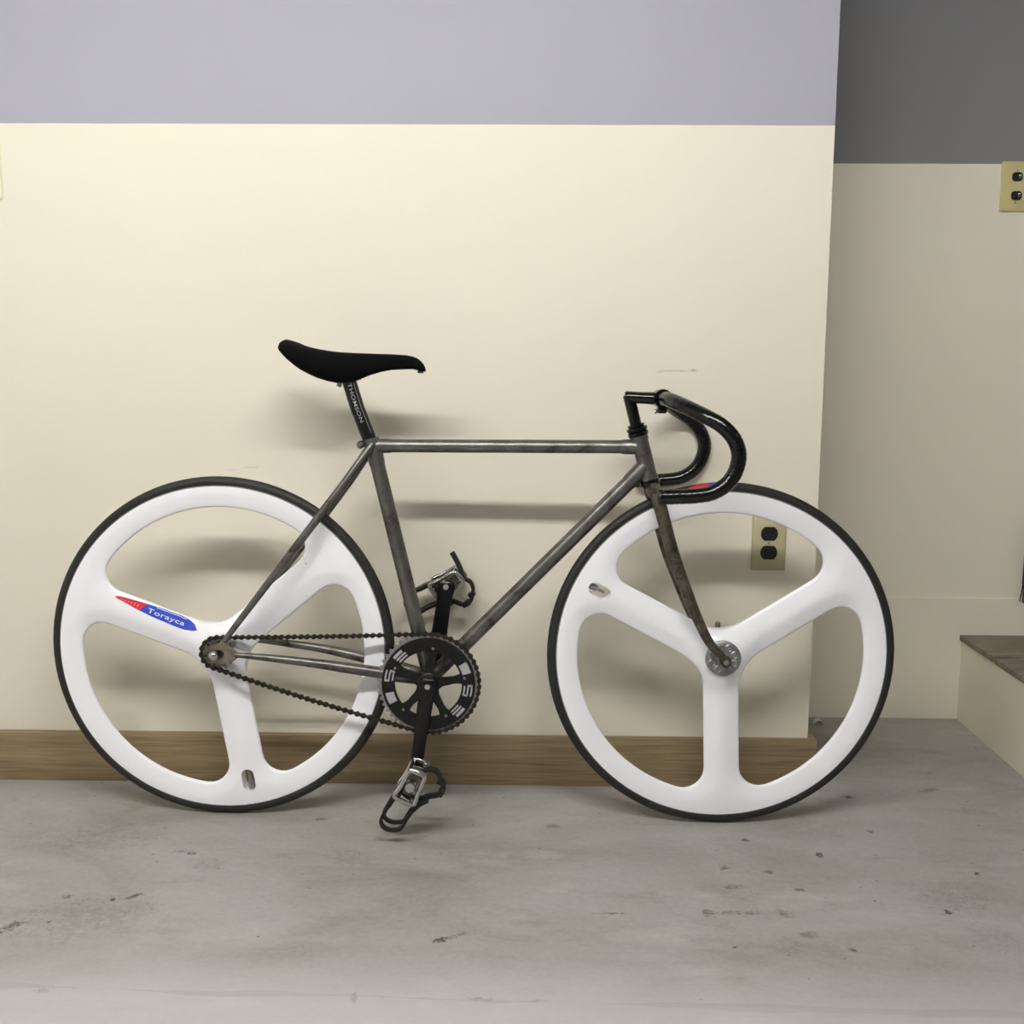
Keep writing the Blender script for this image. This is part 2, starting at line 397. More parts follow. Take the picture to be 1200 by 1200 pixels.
# ------------------------------------------------------------------ raised step in the alcove
step = empty('raised_step', (X_STEP, Y_ALC - 0.006, 0))
tag(step, 'cream plastered step with brown grey stone tile top beside the alcove wall', 'step')
SX, SY, SZ = 1.6, -1.1, 0.204
MB().box((0, -0.62, 0), (SX, 0, SZ)).build('riser_block', M['wall'], step, smooth=False)
y = 0.0; k = 0
tile_me = None
for row in range(3):
    d = 0.204
    for cidx in range(4):
        x0 = -0.006 + cidx * 0.404 + (0.004 if row == 1 else 0)
        if tile_me is None:
            t = MB().box((0, -0.2000, 0), (0.4, 0, 0.0135)).build('tile', M['stone'], step, smooth=True, bevel=0.0015); tile_me = t.data
        else:
            t = bpy.data.objects.new('tile', tile_me); C.objects.link(t); t.parent = step
        t.location = (x0, -row * d, SZ - 0.003 * (row == 1))

# ------------------------------------------------------------------ electrical plates
def rounded(w, h, r, seg=5, cx=0, cz=0):
    pts = []
    for sx, sz, a0 in ((1, 1, 0), (-1, 1, 90), (-1, -1, 180), (1, -1, 270)):
        for k in range(seg + 1):
            t = math.radians(a0 + 90 * k / seg)
            pts.append((cx + sx * (w / 2 - r) + r * math.cos(t), cz + sz * (h / 2 - r) + r * math.sin(t)))
    return pts

def plate_body(root, mat, name='cover_plate', w=0.070, h=0.1143):
    b = MB(); b.prism(rounded(w, h, 0.003), 0.0, 0.004)
    top = rounded(w - 0.004, h - 0.004, 0.002); o0 = rounded(w, h, 0.003); k = len(o0)
    b = MB()
    vs = [(a, 0, c) for a, c in o0] + [(a, -0.0035, c) for a, c in o0] + [(a, -0.0055, c) for a, c in top]
    fs = [tuple(range(k)), tuple(range(2 * k, 3 * k))]
    for i in range(k):
        j = (i + 1) % k
        fs += [(i, j, k + j, k + i), (k + i, k + j, 2 * k + j, 2 * k + i)]
    b.add(vs, fs)
    return b.build(name, mat, root, sharp=50)

def flat_round(w, h, cz, seg=14):
    """circle with flattened top and bottom: outlet face"""
    r = w / 2; lim = math.asin((h / 2) / r); pts = []
    for s in (1, -1):
        for k in range(seg + 1):
            t = -lim + 2 * lim * k / seg
            pts.append((s * r * math.cos(t), cz + s * r * math.sin(t)))
    return pts

op = empty('wall_outlet', (0.4945, 0.0, 0.523)); tag(op, 'olive cream duplex outlet plate with two black sockets behind the front wheel', 'outlet')
plate_body(op, M['brass'])
for cz in (0.0195, -0.0195):
    so = MB().prism(flat_round(0.0345, 0.0285, cz), 0.004, 0.0072).build('socket', M['plastic'], op)
    for sx, hh in ((-0.0063, 0.0075), (0.0063, 0.009)):
        MB().box((sx - 0.0009, -0.0074, cz + 0.003 - hh / 2), (sx + 0.0009, -0.0070, cz + 0.003 + hh / 2)).build('slot', M['black'], so, smooth=False)
MB().lathe([(0.0, 0.0066), (0.0022, 0.0064), (0.0028, 0.0055)], 14).build('screw', M['alloy'], op)

sp_ = empty('wall_outlet', (1.1395, Y_ALC, 1.2985)); tag(sp_, 'ivory plate with two small black inlets across the paint line in the alcove', 'outlet')
plate_body(sp_, M['ivory'])
for cz, dx in ((0.022, 0.0), (-0.021, 0.0005)):
    inl = MB().prism(rounded(0.024, 0.020, 0.007, 5, dx, cz), 0.004, 0.0085).build('inlet', M['plastic'], sp_)
    MB().box((dx + 0.002, -0.012, cz - 0.005), (dx + 0.0075, -0.0083, cz + 0.0055)).build('contact', M['chrome'], inl, smooth=True, bevel=0.001)
for cz in (0.0365, -0.0365):
    MB().lathe([(0.0, 0.0066), (0.0018, 0.0064), (0.0024, 0.0055)], 12, (0, cz)).build('screw', M['alloy'], sp_)

lp = empty('switch_plate', (-1.085, 0.0, 1.2615)); tag(lp, 'cream switch plate on the front wall below the grey paint line', 'switch')
plate_body(lp, M['creamplate'])
rk = MB().box((-0.016, -0.008, -0.033), (0.016, -0.004, 0.033)).build('rocker', M['creamplate'], lp, bevel=0.001)

# ------------------------------------------------------------------ small things in the alcove
h = empty('hanging_brush', (1.236, Y_ALC - 0.012, 0.30)); tag(h, 'dark brown brush hanging against the alcove wall above the step', 'brush')
MB().box((-0.018, -0.012, 0.045), (0.03, 0.008, 0.19)).build('brush_block', M['darkbrown'], h, bevel=0.003)
br = MB()
for k in range(14):
    x = -0.016 + k * 0.0035; br.tube([(x, 0, 0.05), (x + random.uniform(-.004, .004) - (0.007 if k == 0 else 0), random.uniform(-.004, .004), random.uniform(0.0, 0.008))], [0.0022, 0.0012], 5)
br.build('bristles', M['darkbrown'], h)
pc = spline([(-0.012, 0, 0.0005), (-0.008, -0.002, 0.008), (0.0, 0, 0.012), (0.008, 0.001, 0.009), (0.013, 0, 0.0006)], 4)
sc = MB().strip(pc, (0, 1, 0), 0.018, 0.001).build('paper_scrap', M['bone']); sc.location = (0.72, 0.405, 0.0)
tag(sc, 'small curled white scrap on the floor by the alcove corner', 'scrap')

peg = empty('wall_peg', (0.394, 0.0, 0.321)); tag(peg, 'small grey metal peg bracket on the wall behind the front hub', 'peg')
MB().box((-0.009, -0.006, -0.02), (0.009, 0.0, 0.02)).build('bracket', M['alloy'], peg, bevel=0.001)
MB().tube([(0, -0.010, -0.012), (0, -0.010, 0.034), (0, -0.010, 0.037)], [0.0055, 0.0055, 0.0035], 12).build('pin', M['dropout'], peg)
MB().box((-0.004, -0.012, -0.01), (0.004, -0.004, 0.004)).build('lug', M['alloy'], peg, bevel=0.001)

# ------------------------------------------------------------------ ceiling lamps
lamp_mats = {}
def ceiling_lamp(loc, length, power, label):
    root = empty('ceiling_lamp', (loc[0], loc[1], Z_CEIL)); tag(root, label, 'lamp', 'fluorescent ceiling lamps')
    dz = loc[2] - Z_CEIL
    hs = MB().box((-length / 2 - 0.03, -0.075, dz + 0.06), (length / 2 + 0.03, 0.075, 0.0)).build('housing', M['creamplate'], root, bevel=0.004)
    key = 'tube_%g' % power
    if key not in lamp_mats:
        m, nt, bs = new_mat('fluorescent_tube_glow')
        em = N(nt, 'ShaderNodeEmission'); em.inputs[0].default_value = (1.0, 0.985, 0.955, 1); em.inputs[1].default_value = power
        nt.links.new(em.outputs[0], nt.nodes['Material Output'].inputs[0]); lamp_mats[key] = m
    for s in (-1, 1):
        MB().tube([(-length / 2, s * 0.04, dz), (length / 2, s * 0.04, dz)], 0.016, 12).build('tube', lamp_mats[key], root)
        for e in (-1, 1):
            MB().box((e * length / 2 - 0.012, s * 0.04 - 0.012, dz - 0.012), (e * length / 2 + 0.012, s * 0.04 + 0.012, dz + 0.062)).build('lamp_holder', M['creamplate'], root)
    return root
ceiling_lamp(*LAMPS[0], 'white fluorescent ceiling lamp before the rear wheel end of the front wall')
ceiling_lamp(*LAMPS[1], 'white fluorescent ceiling lamp before the handlebar end of the front wall')
ceiling_lamp(*LAMPS[2], 'white fluorescent ceiling lamp parallel to the alcove wall before the step')

# ================================================================== BICYCLE
# local axes: X forward along the bike, Z up in its plane, Y = -n (n = towards the room)
psi, lean = -0.0187, math.radians(0.8)
bike = empty('bicycle', (-0.5938, -0.1703, 0.0))
ux = Vector((math.cos(psi), math.sin(psi), 0)); bk = Vector((-math.sin(psi), math.cos(psi), 0))
vz = Vector((0, 0, 1)) * math.cos(lean) + bk * math.sin(lean); ny = vz.cross(ux)
bike.matrix_world = Matrix(((ux.x, ny.x, vz.x, -0.5938), (ux.y, ny.y, vz.y, -0.1703), (ux.z, ny.z, vz.z, 0.0), (0, 0, 0, 1)))
tag(bike, 'bare steel track bicycle with white three spoke wheels leaning on the cream wall', 'bicycle')

mm = lambda u, v, n=0: (u / 1000.0, -n / 1000.0, v / 1000.0)
REAR = (1.0, 335.5); FRONT = (965.5, 335.0); BB = (407.0, 282.0)
R_REAR, R_FRONT = 0.3355, 0.3338

# ---- steering: the front end is turned slightly towards the wall
SA, SB = Vector(mm(822, 672)), Vector(mm(800, 754))
st_axis = (SB - SA).normalized(); STEER = 0.035
M_STEER = Matrix.Translation(SA) @ Matrix.Rotation(STEER, 4, st_axis) @ Matrix.Translation(-SA)
def steer(o): o.matrix_basis = M_STEER @ o.matrix_basis; return o

# ---- three spoke wheel -------------------------------------------------
HW, RIN, ROUT, RHO, RHI = 0.0345, 0.2765, 0.3170, 0.040, 0.075
S60, C60 = math.sin(math.pi / 3), 0.5
def hole_outline():
    """opening between two spokes; bisector on +x, spoke centre lines at +-60 deg"""
    half = []
    # outer arc up to the corner fillet, fillet centre at distance HW+RHO from the spoke line and radius RIN-RHO
    d = HW + RHO; rc = RIN - RHO
    a = math.pi / 3 - math.asin(d / rc)
    cx, cy = rc * math.cos(a), rc * math.sin(a)
    for k in range(13): t = a * k / 12; half.append((RIN * math.cos(t), RIN * math.sin(t)))
    t0, t1 = a, math.pi / 3 + math.pi / 2           # fillet turns until it faces the spoke line
    for k in range(1, 13): t = t0 + (t1 - t0) * k / 12; half.append((cx + RHO * math.cos(t), cy + RHO * math.sin(t)))
    ci = (HW + RHI) / S60
    for k in range(15): t = t1 + (math.pi - t1) * k / 14; half.append((ci + RHI * math.cos(t), RHI * math.sin(t)))
    low = [(x, -y) for x, y in half[-2:0:-1]]
    return np.array(half + low)
HOLE = hole_outline()
_d = np.roll(HOLE, -1, 0) - HOLE
def dist_hole(p):
    """distance of points (k,2) to the outline of the opening in the sector frame"""
    q = p[:, None, :] - HOLE[None]; t = np.clip((q * _d).sum(-1) / (_d * _d).sum(-1), 0, 1)
    return np.sqrt(((q - t[..., None] * _d) ** 2).sum(-1)).min(1)
def half_thick(p):
    """half thickness of the wheel at points in the sector frame"""
    d = dist_hole(p); r = np.hypot(p[:, 0], p[:, 1])
    s = lambda x: np.clip(x, 0, 1)
    e = np.sqrt(1 - (1 - s(d / 0.004)) ** 2) * 0.0035               # rounded nose
    fl = s(d / 0.031); fl = fl * (1 - 0.10 * fl ** 3) / 0.90         # bevelled flank
    h = 0.001 + e + 0.0095 * fl
    rim = s((r - 0.285) / 0.03); h = h - rim * 0.0025
    hub = s(1 - (r - 0.026) / 0.06); hub = hub * hub * (3 - 2 * hub)
    return h + hub * 0.015
def ray_poly(c, ang, poly):
    d = np.array([math.cos(ang), math.sin(ang)]); best = None
    for a, b in zip(poly, np.roll(poly, -1, 0)):
        e = b - a; den = d[0] * e[1] - d[1] * e[0]
        if abs(den) < 1e-14: continue
        w = a - c; t = (w[0] * e[1] - w[1] * e[0]) / den; s_ = (w[0] * d[1] - w[1] * d[0]) / den
        if t > 0 and -1e-9 <= s_ <= 1 + 1e-9 and (best is None or t < best): best = t
    return c + d * best
def wheel_sector():
    c = np.array([0.185, 0.0]); RH = 0.022
    arc = [(ROUT * math.cos(t), ROUT * math.sin(t)) for t in np.linspace(-math.pi / 3, math.pi / 3, 41)]
    inn = [(RH * math.cos(t), RH * math.sin(t)) for t in np.linspace(math.pi / 3, -math.pi / 3, 9)]
    sect = np.array(arc + inn)
    angs = []
    for p in arc[20:] : angs.append(math.atan2(p[1] - c[1], p[0] - c[0]))
    for r in np.linspace(ROUT, RH, 34)[1:]:
        angs.append(math.atan2(r * S60, r * C60 - c[0]))
    for p in inn[1:5]: angs.append(math.atan2(p[1], p[0] - c[0]))
    angs = [a if a > 1e-6 else (0.0 if abs(a) < 1e-6 else a) for a in angs]
    outer = [np.array(p) for p in arc[20:]] + [np.array((r * C60, r * S60)) for r in np.linspace(ROUT, RH, 34)[1:]] + [np.array(p) for p in inn[1:5]]
    inner = [ray_poly(c, a, HOLE) for a in angs]
    n = len(angs)
    outer = outer + [np.array((p[0], -p[1])) for p in outer[n - 2:0:-1]]
    inner = inner + [np.array((p[0], -p[1])) for p in inner[n - 2:0:-1]]
    return np.array(inner), np.array(outer)
INN, OUT = wheel_sector()
KL = [0, .006, .018, .04, .075, .12, .18, .26, .36, .48, .62, .8, 1.0]
def make_wheel(name, hub, R, spoke_deg, mat, valve_side=True):
    sc = R / 0.3355
    b = MB(); m = len(INN); L = len(KL)
    pts = np.concatenate([INN * (1 - k) + OUT * k for k in KL]); hh = half_thick(pts)
    on_rim = np.abs(np.hypot(OUT[:, 0], OUT[:, 1]) - ROUT) < 1e-6
    on_hub = np.hypot(OUT[:, 0], OUT[:, 1]) < 0.0221
    for s3 in range(3):
        a0 = math.radians(spoke_deg + 60 + 120 * s3); ca, sa = math.cos(a0), math.sin(a0)
        X = pts[:, 0] * ca - pts[:, 1] * sa; Z = pts[:, 0] * sa + pts[:, 1] * ca
        vs = [(x * sc, -h_, z * sc) for x, z, h_ in zip(X, Z, hh)] + [(x * sc, h_, z * sc) for x, z, h_ in zip(X, Z, hh)]
        o2 = L * m; fs = []
        for l in range(L - 1):
            for i in range(m):
                j = (i + 1) % m
                fs.append((l * m + i, l * m + j, (l + 1) * m + j, (l + 1) * m + i))
                fs.append((o2 + l * m + i, o2 + (l + 1) * m + i, o2 + (l + 1) * m + j, o2 + l * m + j))
        for i in range(m):
            j = (i + 1) % m
            fs.append((i, o2 + i, o2 + j, j))
            q = (L - 1) * m
            if (on_rim[i] and on_rim[j]) or (on_hub[i] and on_hub[j]):
                fs.append((q + i, q + j, o2 + q + j, o2 + q + i))
        b.add(vs, fs)
    w = b.build(name, mat, bike, sharp=35)
    # oval valve cut-out in the spoke root
    va = math.radians(spoke_deg); cx, cz = 0.268 * sc * math.cos(va), 0.268 * sc * math.sin(va)
    ol = []
    ln, wr = 0.0200, 0.0125
    for s in (1, -1):
        for k in range(11):
            t = math.radians(-90 + 18 * k); x, z = s * (ln * 0.5 + wr * math.cos(t)), s * wr * math.sin(t)
            ol.append((cx + x * math.cos(va) - z * math.sin(va), cz + x * math.sin(va) + z * math.cos(va)))
    cut = MB().prism(ol, -0.05, 0.05).build('cutter', mat)
    cut.parent = None
    bpy.context.view_layer.update()
    w.parent = None
    md = w.modifiers.new('cut', 'BOOLEAN'); md.operation = 'DIFFERENCE'; md.object = cut; md.solver = 'EXACT'
    bpy.context.view_layer.update(); dg = bpy.context.evaluated_depsgraph_get()
    me = bpy.data.meshes.new_from_object(w.evaluated_get(dg)); w.modifiers.clear(); w.data = me
    bpy.data.objects.remove(cut, do_unlink=True)
    w.parent = bike; w.location = mm(*hub)
    me.polygons.foreach_set('use_smooth', [True] * len(me.polygons)); me.set_sharp_from_angle(angle=math.radians(35))
    # tubular tyre
    prof = [(R - 0.0107 + 0.0107 * math.cos(t), 0.0107 * math.sin(t)) for t in np.linspace(0, 2 * math.pi, 20, endpoint=False)]
    MB().lathe(prof, 128, closed=True).build('tire', M['tire'], w, sharp=60)
    r1 = ROUT * sc
    prof = [(r1 - 0.001, 0.0098), (r1 + 0.0022, 0.0096), (r1 + 0.0022, -0.0096), (r1 - 0.001, -0.0098)]
    MB().lathe(prof, 128, closed=True).build('rim_edge', M['rimgrey'], w, sharp=30)
    # valve stem crossing the cut-out
    p0 = (cx - 0.002 * math.cos(va), 0, cz - 0.002 * math.sin(va)); e = Vector((math.cos(va), 0, math.sin(va)))
    c0 = Vector((cx, 0, cz))
    MB().tube([c0 - e * 0.012, c0 - e * 0.009, c0 + e * 0.004, c0 + e * 0.005, c0 + e * 0.03], [0.0018, 0.0030, 0.0030, 0.0062, 0.0066], 10).build('valve', M['alloy'], w)
    return w

rear = make_wheel('rear_wheel', REAR, R_REAR, -80.0, M['white'])
front = make_wheel('front_wheel', FRONT, R_FRONT, 152.0, M['white'])

# printed sticker on the rear wheel, wrapped on the spoke surface
def on_wheel(u, v, spoke_deg, lift, sc=1.0):
    """(u, v) m relative to hub -> local point on the wheel face"""
    best = None
    a = math.degrees(math.atan2(v, u)); k = round((a - spoke_deg - 60) / 120.0)
    t = math.radians(-(spoke_deg + 60 + 120 * k))
    p = np.array([[u * math.cos(t) - v * math.sin(t), u * math.sin(t) + v * math.cos(t)]]) / sc
    return (u, -(float(half_thick(p)[0]) + lift), v)
# sticker frame: along the spoke (s towards the hub) and across (c upwards); mm, origin near its blue centre
DA = math.radians(-20.4); DS = Vector((math.cos(DA), math.sin(DA))); DC = Vector((-math.sin(DA), math.cos(DA))); DO = Vector((-0.1240, 0.0692))
def st_pt(s_, c_, lift):
    p = DO + DS * (s_ / 1000) + DC * (c_ / 1000)
    return on_wheel(p.x, p.y, -80.0, lift)
def half_w(s_):
    """upper and lower edge of the sticker at s"""
    up = np.interp(s_, [-88, -84, -70, -40, 0, 40, 60, 75, 84], [0.5, 3, 5, 8, 10, 10.5, 9, 5, -2.5])
    lo = np.interp(s_, [-88, -84, -70, -40, 0, 40, 60, 75, 84], [-0.5, -1.5, -3, -7, -10.5, -12, -12, -8, -3.5])
    return up, lo
def sticker(name, mat, s0, s1, slant0, slant1, lift):
    b = MB(); nx, nz = 26, 8
    for i in range(nx + 1):
        for j in range(nz + 1):
            f = i / nx; g = j / nz
            c_ = 0; s_ = s0 + (s1 - s0) * f
            up, lo = half_w(s_); c_ = lo + (up - lo) * g
            s_ += (slant0 * (1 - f) + slant1 * f) * c_
            b.v.append(st_pt(s_, c_, lift))
    for i in range(nx):
        for j in range(nz):
            a = i * (nz + 1) + j; b.f.append((a, a + 1, a + nz + 2, a + nz + 1))
    return b.build(name, mat, rear)
sticker('sticker', M['red'], -88, -30, 0, 0.7, 0.0005)
sticker('sticker', M['blue'], -30, 84, 0.7, 0, 0.0005)
def print_on_wheel(txt, size, s0, c0, mat, name='lettering', sx=1.0, spacing=1.0, shear=0, offset=0):
    me = text_mesh(txt, size, spacing, shear, 0, offset)
    bm = bmesh.new(); bm.from_mesh(me); bmesh.ops.triangulate(bm, faces=bm.faces)
    for _ in range(3):
        bmesh.ops.subdivide_edges(bm, edges=[e for e in bm.edges if e.calc_length() > 1.6], cuts=1)
        bmesh.ops.triangulate(bm, faces=bm.faces)
    bm.to_mesh(me); bm.free()
    for v in me.vertices:
        v.co = st_pt(s0 + v.co.x * sx, c0 + v.co.y, 0.0010)
    return mesh_obj(name, me, mat, rear, smooth=False)
print_on_wheel('Torayca', 12.0, 18, -1.8, M['print'], sx=1.85, spacing=1.06, offset=0.15)
b = MB()
for i in range(6):
    s_ = -74 + i * 6.6; hgt = 1.0 + 0.35 * i
    o_ = len(b.v); b.v += [st_pt(s_ + a_, c_, 0.0009) for a_, c_ in ((-1.2, -hgt), (0.6, -hgt), (1.6, hgt), (-0.2, hgt))]; b.f.append((o_, o_ + 1, o_ + 2, o_ + 3))
b.build('print_mark', M['pinkprint'], rear, weld=False)
b = MB()
for i in range(17):
    s_ = -6 + i * 3.9; up, lo = half_w(s_)
    for c_ in (up - 2.4, up - 1.4): b.v.append(st_pt(s_, c_, 0.0010))
for i in range(16): b.f.append((2 * i, 2 * i + 1, 2 * i + 3, 2 * i + 2))
b.build('pinstripe', M['print'], rear)

# printed label on the front tyre (red and blue on the sidewall)
def tyre_patch(name, mat, a0, a1, lens):
    b = MB(); r = 0.0110; n = 14
    for i in range(n + 1):
        a = math.radians(a0 + (a1 - a0) * i / n); f = lens(i / n)
        for j in range(5):
            t = math.radians(55 - 33 * f + 66 * f * j / 4)
            rr = R_FRONT - 0.0107 + r * math.cos(t)
            b.v.append((rr * math.cos(a), -r * math.sin(t), rr * math.sin(a)))
    for i in range(n):
        for j in range(4):
            q = i * 5 + j; b.f.append((q, q + 1, q + 6, q + 5))
    return b.build(name, mat, front)
tyre_patch('tire_label', M['red'], 102.5, 95.6, lambda f: 0.15 + 0.85 * math.sqrt(f))
tyre_patch('tire_label', M['blue'], 95.5, 89.5, lambda f: 1.0 - 0.6 * f * f)

# front hub cap with dimples, axle and nut
cap = MB().lathe([(0.0, 0.0335), (0.031, 0.0335), (0.0335, 0.0320), (0.0342, 0.020)], 48).build('hub_cap', M['alloy'], front)
for k in range(8):
    t = math.radians(45 * k + 20)
    MB().lathe([(0.0, 0.0337), (0.0045, 0.0338), (0.0060, 0.0352), (0.0080, 0.0335)], 14, (0.022 * math.cos(t), 0.022 * math.sin(t))).build('dimple', M['alloy'], cap)
MB().lathe([(0.0, -0.0335), (0.031, -0.0335), (0.0342, -0.020)], 48).build('hub_cap', M['alloy'], front)
MB().tube([mm(0, 0, -64), mm(0, 0, 64)], 0.0048, 16).build('axle', M['alloy'], front)
for s in (-1, 1):
    nut = MB().lathe([(0.0085, s * 0.051), (0.0085, s * 0.0575), (0.006, s * 0.0605), (0.0, s * 0.061)], 6).build('axle_nut', M['rusty'], front)
    tri = MB()
    for k in range(3):
        a0, a1 = math.radians(10 + 120 * k), math.radians(130 + 120 * k)
        tri.tube([(0.0046 * math.cos(a0), -s * 0.0612, 0.0046 * math.sin(a0)), (0.0046 * math.cos(a1), -s * 0.0612, 0.0046 * math.sin(a1))], 0.0006, 6)
    tri.build('stamped_mark', M['chrome'], nut)

# rear hub, cog, lockring
hubc = MB().lathe([(0.0, -0.0425), (0.026, -0.0425), (0.030, -0.036)], 40).build('hub_cap', M['alloy'], rear)
MB().tube([mm(0, 0, -66), mm(0, 0, 66)], 0.005, 16).build('axle', M['alloy'], rear)
for s in (-1, 1):
    MB().lathe([(0.0095, s * 0.0605), (0.0095, s * 0.066), (0.0088, s * 0.0685), (0.0065, s * 0.0715), (0.003, s * 0.0728), (0.0, s * 0.073)], 24).build('axle_nut', M['chrome'], rear)

# ---- chain line
N_CH = 43.0
R_COG, R_RING = 0.0304, 0.0965
cogc = np.array([REAR[0], REAR[1]]) / 1000; ringc = np.array(BB) / 1000
def gear(b, r, teeth, n0, n1, c=(0, 0), hole=0.0, depth=0.0042, phase=0.0):
    ol = []
    for k in range(teeth):
        for f, rr in ((0.0, r - depth), (0.16, r - depth * 0.9), (0.36, r + depth * 0.75), (0.44, r + depth * 0.95), (0.56, r + depth * 0.95), (0.64, r + depth * 0.75), (0.84, r - depth * 0.9)):
            t = 2 * math.pi * (k + f + phase) / teeth; ol.append((c[0] + rr * math.cos(t), c[1] + rr * math.sin(t)))
    if not hole: return b.prism(ol, n0, n1)
    k = len(ol); il = [(c[0] + hole * math.cos(2 * math.pi * i / k), c[1] + hole * math.sin(2 * math.pi * i / k)) for i in range(k)]
    vs = [(x, -n, z) for n in (n0, n1) for L_ in (ol, il) for x, z in L_]
    fs = []
    for i in range(k):
        j = (i + 1) % k
        fs += [(i, j, k + j, k + i), (2 * k + i, 3 * k + i, 3 * k + j, 2 * k + j), (i, 2 * k + i, 2 * k + j, j), (k + i, k + j, 3 * k + j, 3 * k + i)]
    return b.add(vs, fs)
cog = gear(MB(), R_COG, 15, N_CH / 1000 - 0.0012, N_CH / 1000 + 0.0012).build('cog', M['cog'], rear)
MB().lathe([(0.0, 0.049), (0.0165, 0.049), (0.0185, 0.047), (0.0185, 0.040)], 32).build('lockring', M['cog'], cog)
for k in range(6):
    t = math.radians(60 * k + 15); MB().lathe([(0.0, 0.0446), (0.0026, 0.0446), (0.003, 0.044)], 10, (0.0225 * math.cos(t), 0.0225 * math.sin(t))).build('cog_hole', M['black'], cog)

# chain path (closed loop around cog and ring)
def chain_path():
    d = ringc - cogc; D = np.linalg.norm(d); base = math.atan2(d[1], d[0])
    off = math.acos((R_COG - R_RING) / D)            # tangent point angle from the centre line
    a_t, a_b = base + off, base - off
    top = lambda r, c: c + r * np.array([math.cos(a_t), math.sin(a_t)])
    bot = lambda r, c: c + r * np.array([math.cos(a_b), math.sin(a_b)])
    pts = []
    p0, p1 = top(R_COG, cogc), top(R_RING, ringc)
    for k in range(60):
        f = k / 60; q = p0 + (p1 - p0) * f; q = q - np.array([0, 0.0018 * math.sin(math.pi * f)]); pts.append(q)
    for k in range(120): t = a_t + (a_b - a_t) * k / 120; pts.append(ringc + R_RING * np.array([math.cos(t), math.sin(t)]))
    p0, p1 = bot(R_RING, ringc), bot(R_COG, cogc)
    for k in range(60):
        f = k / 60; q = p0 + (p1 - p0) * f; q = q - np.array([0, 0.004 * math.sin(math.pi * f)]); pts.append(q)
    for k in range(80): t = a_b - (2 * math.pi - 2 * off) * k / 80; pts.append(cogc + R_COG * np.array([math.cos(t), math.sin(t)]))
    return np.array(pts)
CP = chain_path(); seg = np.linalg.norm(np.roll(CP, -1, 0) - CP, axis=1); cum = np.concatenate([[0], np.cumsum(seg)])
NL = int(round(cum[-1] / 0.0127)); NL += NL % 2
def at_len(s):
    s = s % cum[-1]; i = min(int(np.searchsorted(cum, s, side='right')) - 1, len(CP) - 1)
    return CP[i] + (CP[(i + 1) % len(CP)] - CP[i]) * ((s - cum[i]) / seg[i])
pins = [at_len(cum[-1] * k / NL) for k in range(NL)]
b = MB()
for p in pins:
    b.tube([mm(p[0] * 1000, p[1] * 1000, N_CH - 4.6), mm(p[0] * 1000, p[1] * 1000, N_CH + 4.6)], 0.0016, 6)
    b.tube([mm(p[0] * 1000, p[1] * 1000, N_CH - 2), mm(p[0] * 1000, p[1] * 1000, N_CH + 2)], 0.0038, 8)
chain = b.build('chain', M['chain'], bike)
def link_mesh(offs, th, r):
    b = MB(); hp = 0.00635; ol = []
    for s in (1, -1):
        for k in range(7):
            t = math.radians(-105 + 35 * k); ol.append((s * (hp + r * math.cos(t)), s * r * math.sin(t)))
        ol.append((0, s * r * 0.34))
    for sgn in (-1, 1): b.prism(ol, sgn * offs, sgn * (offs + th))
    o = b.build('chain_link', M['chain'], None); me = o.data; bpy.data.objects.remove(o, do_unlink=True); return me
lk = [link_mesh(0.0022, 0.0011, 0.0040), link_mesh(0.0034, 0.0011, 0.0044)]
for k in range(NL):
    a, c = pins[k], pins[(k + 1) % NL]
    o = bpy.data.objects.new('chain_link', lk[k % 2]); C.objects.link(o); o.parent = chain
    mid = (a + c) / 2; o.location = (mid[0], -N_CH / 1000, mid[1])
    o.rotation_euler = (0, -math.atan2(c[1] - a[1], c[0] - a[0]), 0)

# ---- chainring
b = MB()
def annulus(b, r0, r1, n0, n1, seg=96):
    return b.lathe([(r0, n0), (r1, n0), (r1, n1), (r0, n1)], seg, closed=True)
annulus(b, 0.0640, 0.0895, 0.0435, 0.0485)
for k in range(5):
    t = math.radians(10.5 + 72 * k); e = np.array([math.cos(t), math.sin(t)]); q = np.array([-e[1], e[0]])
    ol = [e * 0.010 + q * 0.017, e * 0.026 + q * 0.0085, e * 0.050 + q * 0.0068, e * 0.060 + q * 0.0085, e * 0.067 + q * 0.0135,
          e * 0.067 - q * 0.0135, e * 0.060 - q * 0.0085, e * 0.050 - q * 0.0068, e * 0.026 - q * 0.0085, e * 0.010 - q * 0.017]
    b.prism([tuple(p) for p in ol], 0.0438, 0.0500)
b.lathe([(0.0, 0.046), (0.022, 0.046), (0.022, 0.0505), (0.016, 0.054), (0.0, 0.054)], 40)
ring = b.build('chainring', M['anod'], bike, sharp=35, weld=False); ring.location = mm(*BB)
gear(MB(), R_RING, 48, N_CH / 1000 - 0.0011, N_CH / 1000 + 0.0011, hole=0.088, depth=0.0026).build('tooth_ring', M['alloy'], ring, sharp=30)
for k in range(5):
    t = math.radians(10.5 + 72 * k); c = (0.0700 * math.cos(t), 0.0700 * math.sin(t))
    MB().lathe([(0.0, 0.0500), (0.0022, 0.0500), (0.0028, 0.0492), (0.0030, 0.0480)], 12, c).build('ring_bolt', M['alloy'], ring)
def ring_print(ang, bars):
    """bars: list of (radial0, radial1, arc0 deg, arc1 deg) around ang"""
    b = MB()
    for r0, r1, a0, a1 in bars:
        n = 6
        for i in range(n + 1):
            t = math.radians(ang + a0 + (a1 - a0) * i / n)
            b.v += [(r0 * math.cos(t), -0.0488, r0 * math.sin(t)), (r1 * math.cos(t), -0.0488, r1 * math.sin(t))]
        o = len(b.v) - 2 * (n + 1)
        b.f += [(o + 2 * i, o + 2 * i + 1, o + 2 * i + 3, o + 2 * i + 2) for i in range(n)]
    return b.build('ring_print', M['greyprint'], ring, smooth=False, weld=False)
